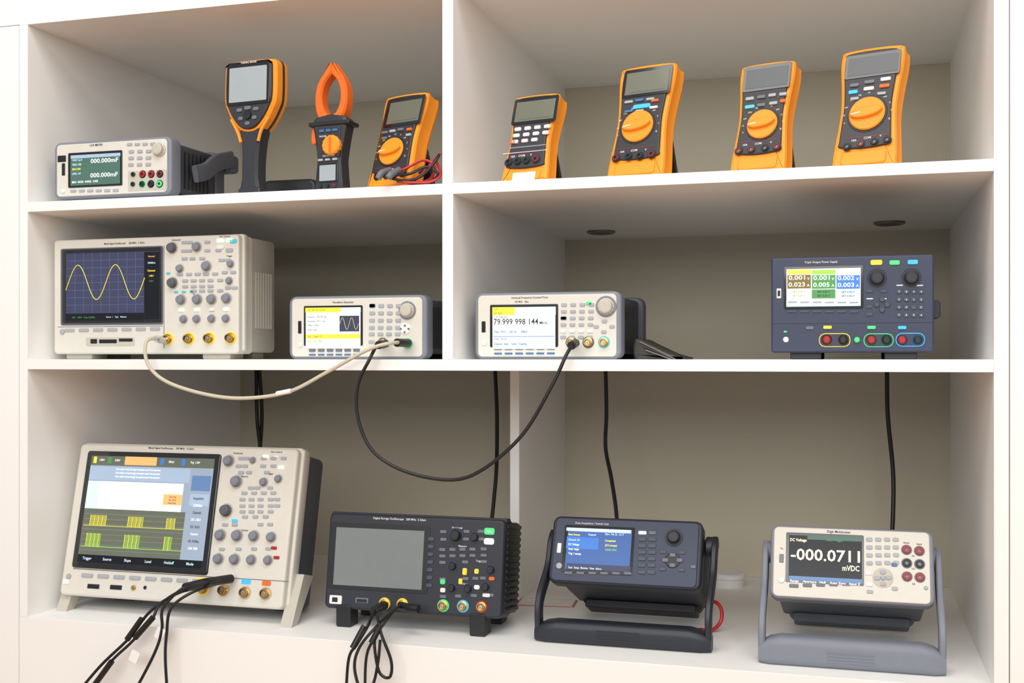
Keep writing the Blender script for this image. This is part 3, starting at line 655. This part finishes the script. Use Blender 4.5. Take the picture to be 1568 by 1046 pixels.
b.tube([(-.812,1.95,.027),(-.809,1.91,.024)],.0075,CABB,14,2);b.tube([(-.456,1.9395,.0265),(-.4535,1.90,.022)],.0075,CABB,14,2)
b.done()
b=cable('power_cord',[([(-1.405,2.55,-.022),(-1.402,2.55,-.15),(-1.385,2.54,-.3),(-1.36,2.4,-.46),(-1.33,2.25,-.50)],.0045,CABB),([(-1.397,2.552,-.022),(-1.395,2.56,-.16),(-1.41,2.55,-.3),(-1.43,2.45,-.49),(-1.40,2.3,-.501)],.0045,CABB)]);b.done()
b=cable('power_cord',[([(-.79,2.55,-.022),(-.785,2.55,-.15),(-.79,2.55,-.3),(-.795,2.48,-.44),(-.79,2.2,-.50)],.0045,CABB)]);b.done()
b=cable('power_cord',[([(-.53,2.55,-.022),(-.528,2.55,-.12),(-.53,2.55,-.2),(-.51,2.52,-.27),(-.49,2.48,-.36),(-.48,2.42,-.49),(-.45,2.35,-.5)],.0045,CABB)]);b.done()
b=cable('power_cord',[([(.0713,2.55,-.022),(.073,2.55,-.12),(.084,2.55,-.25),(.08,2.52,-.38),(.07,2.45,-.495),(.05,2.36,-.5)],.0045,CABB)]);b.done()
# probe leads on the large oscilloscope
PR=B('oscilloscope_probes')
for pts in ([(-1.136,1.955,-.42),(-1.144,1.90,-.414),(-1.186,1.88,-.427),(-1.2286,1.87,-.455),(-1.24,1.86,-.483),(-1.284,1.862,-.527),(-1.334,1.862,-.573),(-1.377,1.862,-.64)],
 [(-1.182,1.955,-.428),(-1.19,1.89,-.425),(-1.222,1.87,-.462),(-1.222,1.866,-.50),(-1.236,1.862,-.546),(-1.29,1.862,-.64)],
 [(-1.136,1.95,-.422),(-1.17,1.89,-.432),(-1.205,1.87,-.461),(-1.212,1.866,-.508),(-1.212,1.862,-.556),(-1.205,1.862,-.65)],
 [(-1.182,1.95,-.43),(-1.21,1.89,-.44),(-1.25,1.87,-.47),(-1.29,1.864,-.52),(-1.35,1.862,-.575),(-1.41,1.862,-.64)]): PR.tube(pts,.0028,CABB,8,8)
for a,c in (((-1.136,1.965,-.42),(-1.150,1.90,-.416)),((-1.182,1.965,-.428),(-1.195,1.90,-.428))): PR.tube([a,c],.0085,CABB,14,2)
for a,c in (((-1.238,1.862,-.478),(-1.275,1.86,-.518)),((-1.262,1.862,-.482),(-1.292,1.86,-.522)),((-1.325,1.86,-.565),(-1.36,1.858,-.61))): PR.tube([a,c],.0055,CABB,12,2)
for x,y,z in ((-1.226,1.866,-.508),(-1.275,1.858,-.552)):
    PR.M=Matrix.Translation((x,y,z))@Matrix.Rotation(R(25),4,'Y'); PR.box(-.009,.009,-.001,.001,-.011,.011,TAG,.002)
PR.M=Matrix.Identity(4);PR.done()
PR=B('oscilloscope_probes')
for pts in ([(-.832,1.985,-.458),(-.825,1.93,-.455),(-.818,1.88,-.473),(-.831,1.866,-.50),(-.845,1.862,-.526),(-.851,1.862,-.60)],
 [(-.795,1.985,-.458),(-.783,1.93,-.447),(-.7795,1.875,-.457),(-.7996,1.864,-.49),(-.812,1.862,-.524),(-.8145,1.862,-.60)],
 [(-.82,1.93,-.46),(-.80,1.885,-.456),(-.785,1.866,-.480),(-.765,1.862,-.524),(-.768,1.862,-.552),(-.787,1.862,-.545),(-.796,1.862,-.503),(-.80,1.875,-.475)],
 [(-.79,1.94,-.452),(-.80,1.88,-.47),(-.826,1.866,-.505),(-.834,1.862,-.54),(-.82,1.86,-.58),(-.80,1.86,-.57),(-.79,1.862,-.53),(-.788,1.868,-.49)]): PR.tube(pts,.0027,CABB,8,8)
PR.tube([(-.832,1.99,-.458),(-.826,1.93,-.455)],.0085,CABB,14,2);PR.tube([(-.795,1.985,-.456),(-.775,1.96,-.452),(-.75,1.955,-.452)],.008,CABB,14,4)
PR.tube([(-.822,1.878,-.47),(-.838,1.862,-.507)],.0055,CABB,12,2);PR.tube([(-.79,1.87,-.468),(-.802,1.862,-.495)],.0055,CABB,12,2);PR.done()
# test leads of the hand-held meter
b=B('test_leads')
b.tube([(-.785,1.905,.333),(-.79,1.88,.325),(-.795,1.875,.315)],.006,BTNM,12,4)
b.tube([(-.768,1.905,.333),(-.772,1.88,.322),(-.776,1.875,.315)],.006,BTNM,12,4)
for pts,m in (([(-.78,1.885,.325),(-.76,1.91,.335),(-.73,1.925,.352),(-.71,1.93,.34),(-.72,1.93,.318),(-.75,1.92,.31),(-.73,1.925,.33),(-.70,1.935,.365)],CABR),
 ([(-.775,1.885,.322),(-.75,1.905,.325),(-.72,1.915,.338),(-.70,1.92,.325),(-.72,1.92,.311),(-.755,1.915,.312)],CABB),
 ([(-.79,1.882,.32),(-.76,1.90,.314),(-.73,1.91,.32),(-.705,1.915,.345),(-.70,1.925,.36),(-.715,1.93,.345),(-.74,1.93,.33)],CABB),
 ([(-.77,1.9,.312),(-.74,1.905,.310),(-.71,1.91,.311),(-.695,1.92,.325),(-.71,1.93,.355)],CABR)): b.tube(pts,.0025,m,8,8)
b.done()
# small things
b=B('name_card',(-.66,2.27,-.505),6);b.box(0,.12,0,.07,0,.0015,mat('card_pink',(190,130,125),.7));b.box(.004,.116,.004,.066,.0015,.002,TAG);b.done()
b=B('round_container',(-.262,2.60,-.505));b.M=Matrix.Rotation(R(90),4,'X')
b.lathe(0,0,[(.034,.0),(.034,.018),(.037,.019),(.037,.028),(.033,.030)],TAG,32);b.M=Matrix.Identity(4);b.done()
b=B('red_cable',(0,0,0));b.tube([(-.262,2.18,-.458),(-.243,2.17,-.453),(-.231,2.16,-.464),(-.231,2.15,-.484),(-.247,2.15,-.501),(-.27,2.15,-.501)],.0036,CABR);b.done()
# dark folded pouch and leaflets lying beside the counter
DK=mat('pouch_dark',(62,60,58),.6,bump=.2);LF=mat('leaflet_grey',(128,124,116),.6)
b=B('accessory_pouch',(-.372,2.03,-.0015))
b.prism(smooth_closed([(.003,.0),(.04,.0),(.085,.0),(.087,.003),(.06,.012),(.03,.026),(.003,.036)],4),0,.13,DK,.004,.004)
for i in range(3):
    b.M=Matrix.Translation((.012+.006*i,-.004-.003*i,.0305-.0075*i))@Matrix.Rotation(R(26-3*i),4,'Y'); b.box(0,.07,0,.12,0,.0016,(LF,DK,LF)[i])
b.M=Matrix.Identity(4);b.done()
# ------------------------------------------------------------ lights, camera, world
def area(n,loc,rot,sx,sy,e,col):
    l=bpy.data.lights.new(n,'AREA');l.shape='RECTANGLE';l.size=sx;l.size_y=sy;l.energy=e;l.color=col
    o=bpy.data.objects.new(n,l);sc.collection.objects.link(o);o.location=loc;o.rotation_euler=[R(a) for a in rot]
area('window_light',(-.2,-2.4,2.9),(68,0,0),4.0,2.0,126,(1,.99,.965))
area('ceiling_light',(-.3,.6,3.3),(12,0,0),2.4,1.1,38,(1,.96,.89))
w=bpy.data.worlds.new('World');sc.world=w;w.use_nodes=True
bg=w.node_tree.nodes['Background'];bg.inputs[0].default_value=(.96,.97,1,1);bg.inputs[1].default_value=.52
cd=bpy.data.cameras.new('Camera');co=bpy.data.objects.new('Camera',cd);sc.collection.objects.link(co);sc.camera=co
co.location=(0,0,ZC);co.rotation_euler=(math.pi/2,0,R(16.37));cd.lens=1770/1568*36;cd.shift_y=26/1568;cd.clip_start=.02
sc.view_settings.view_transform='Standard'
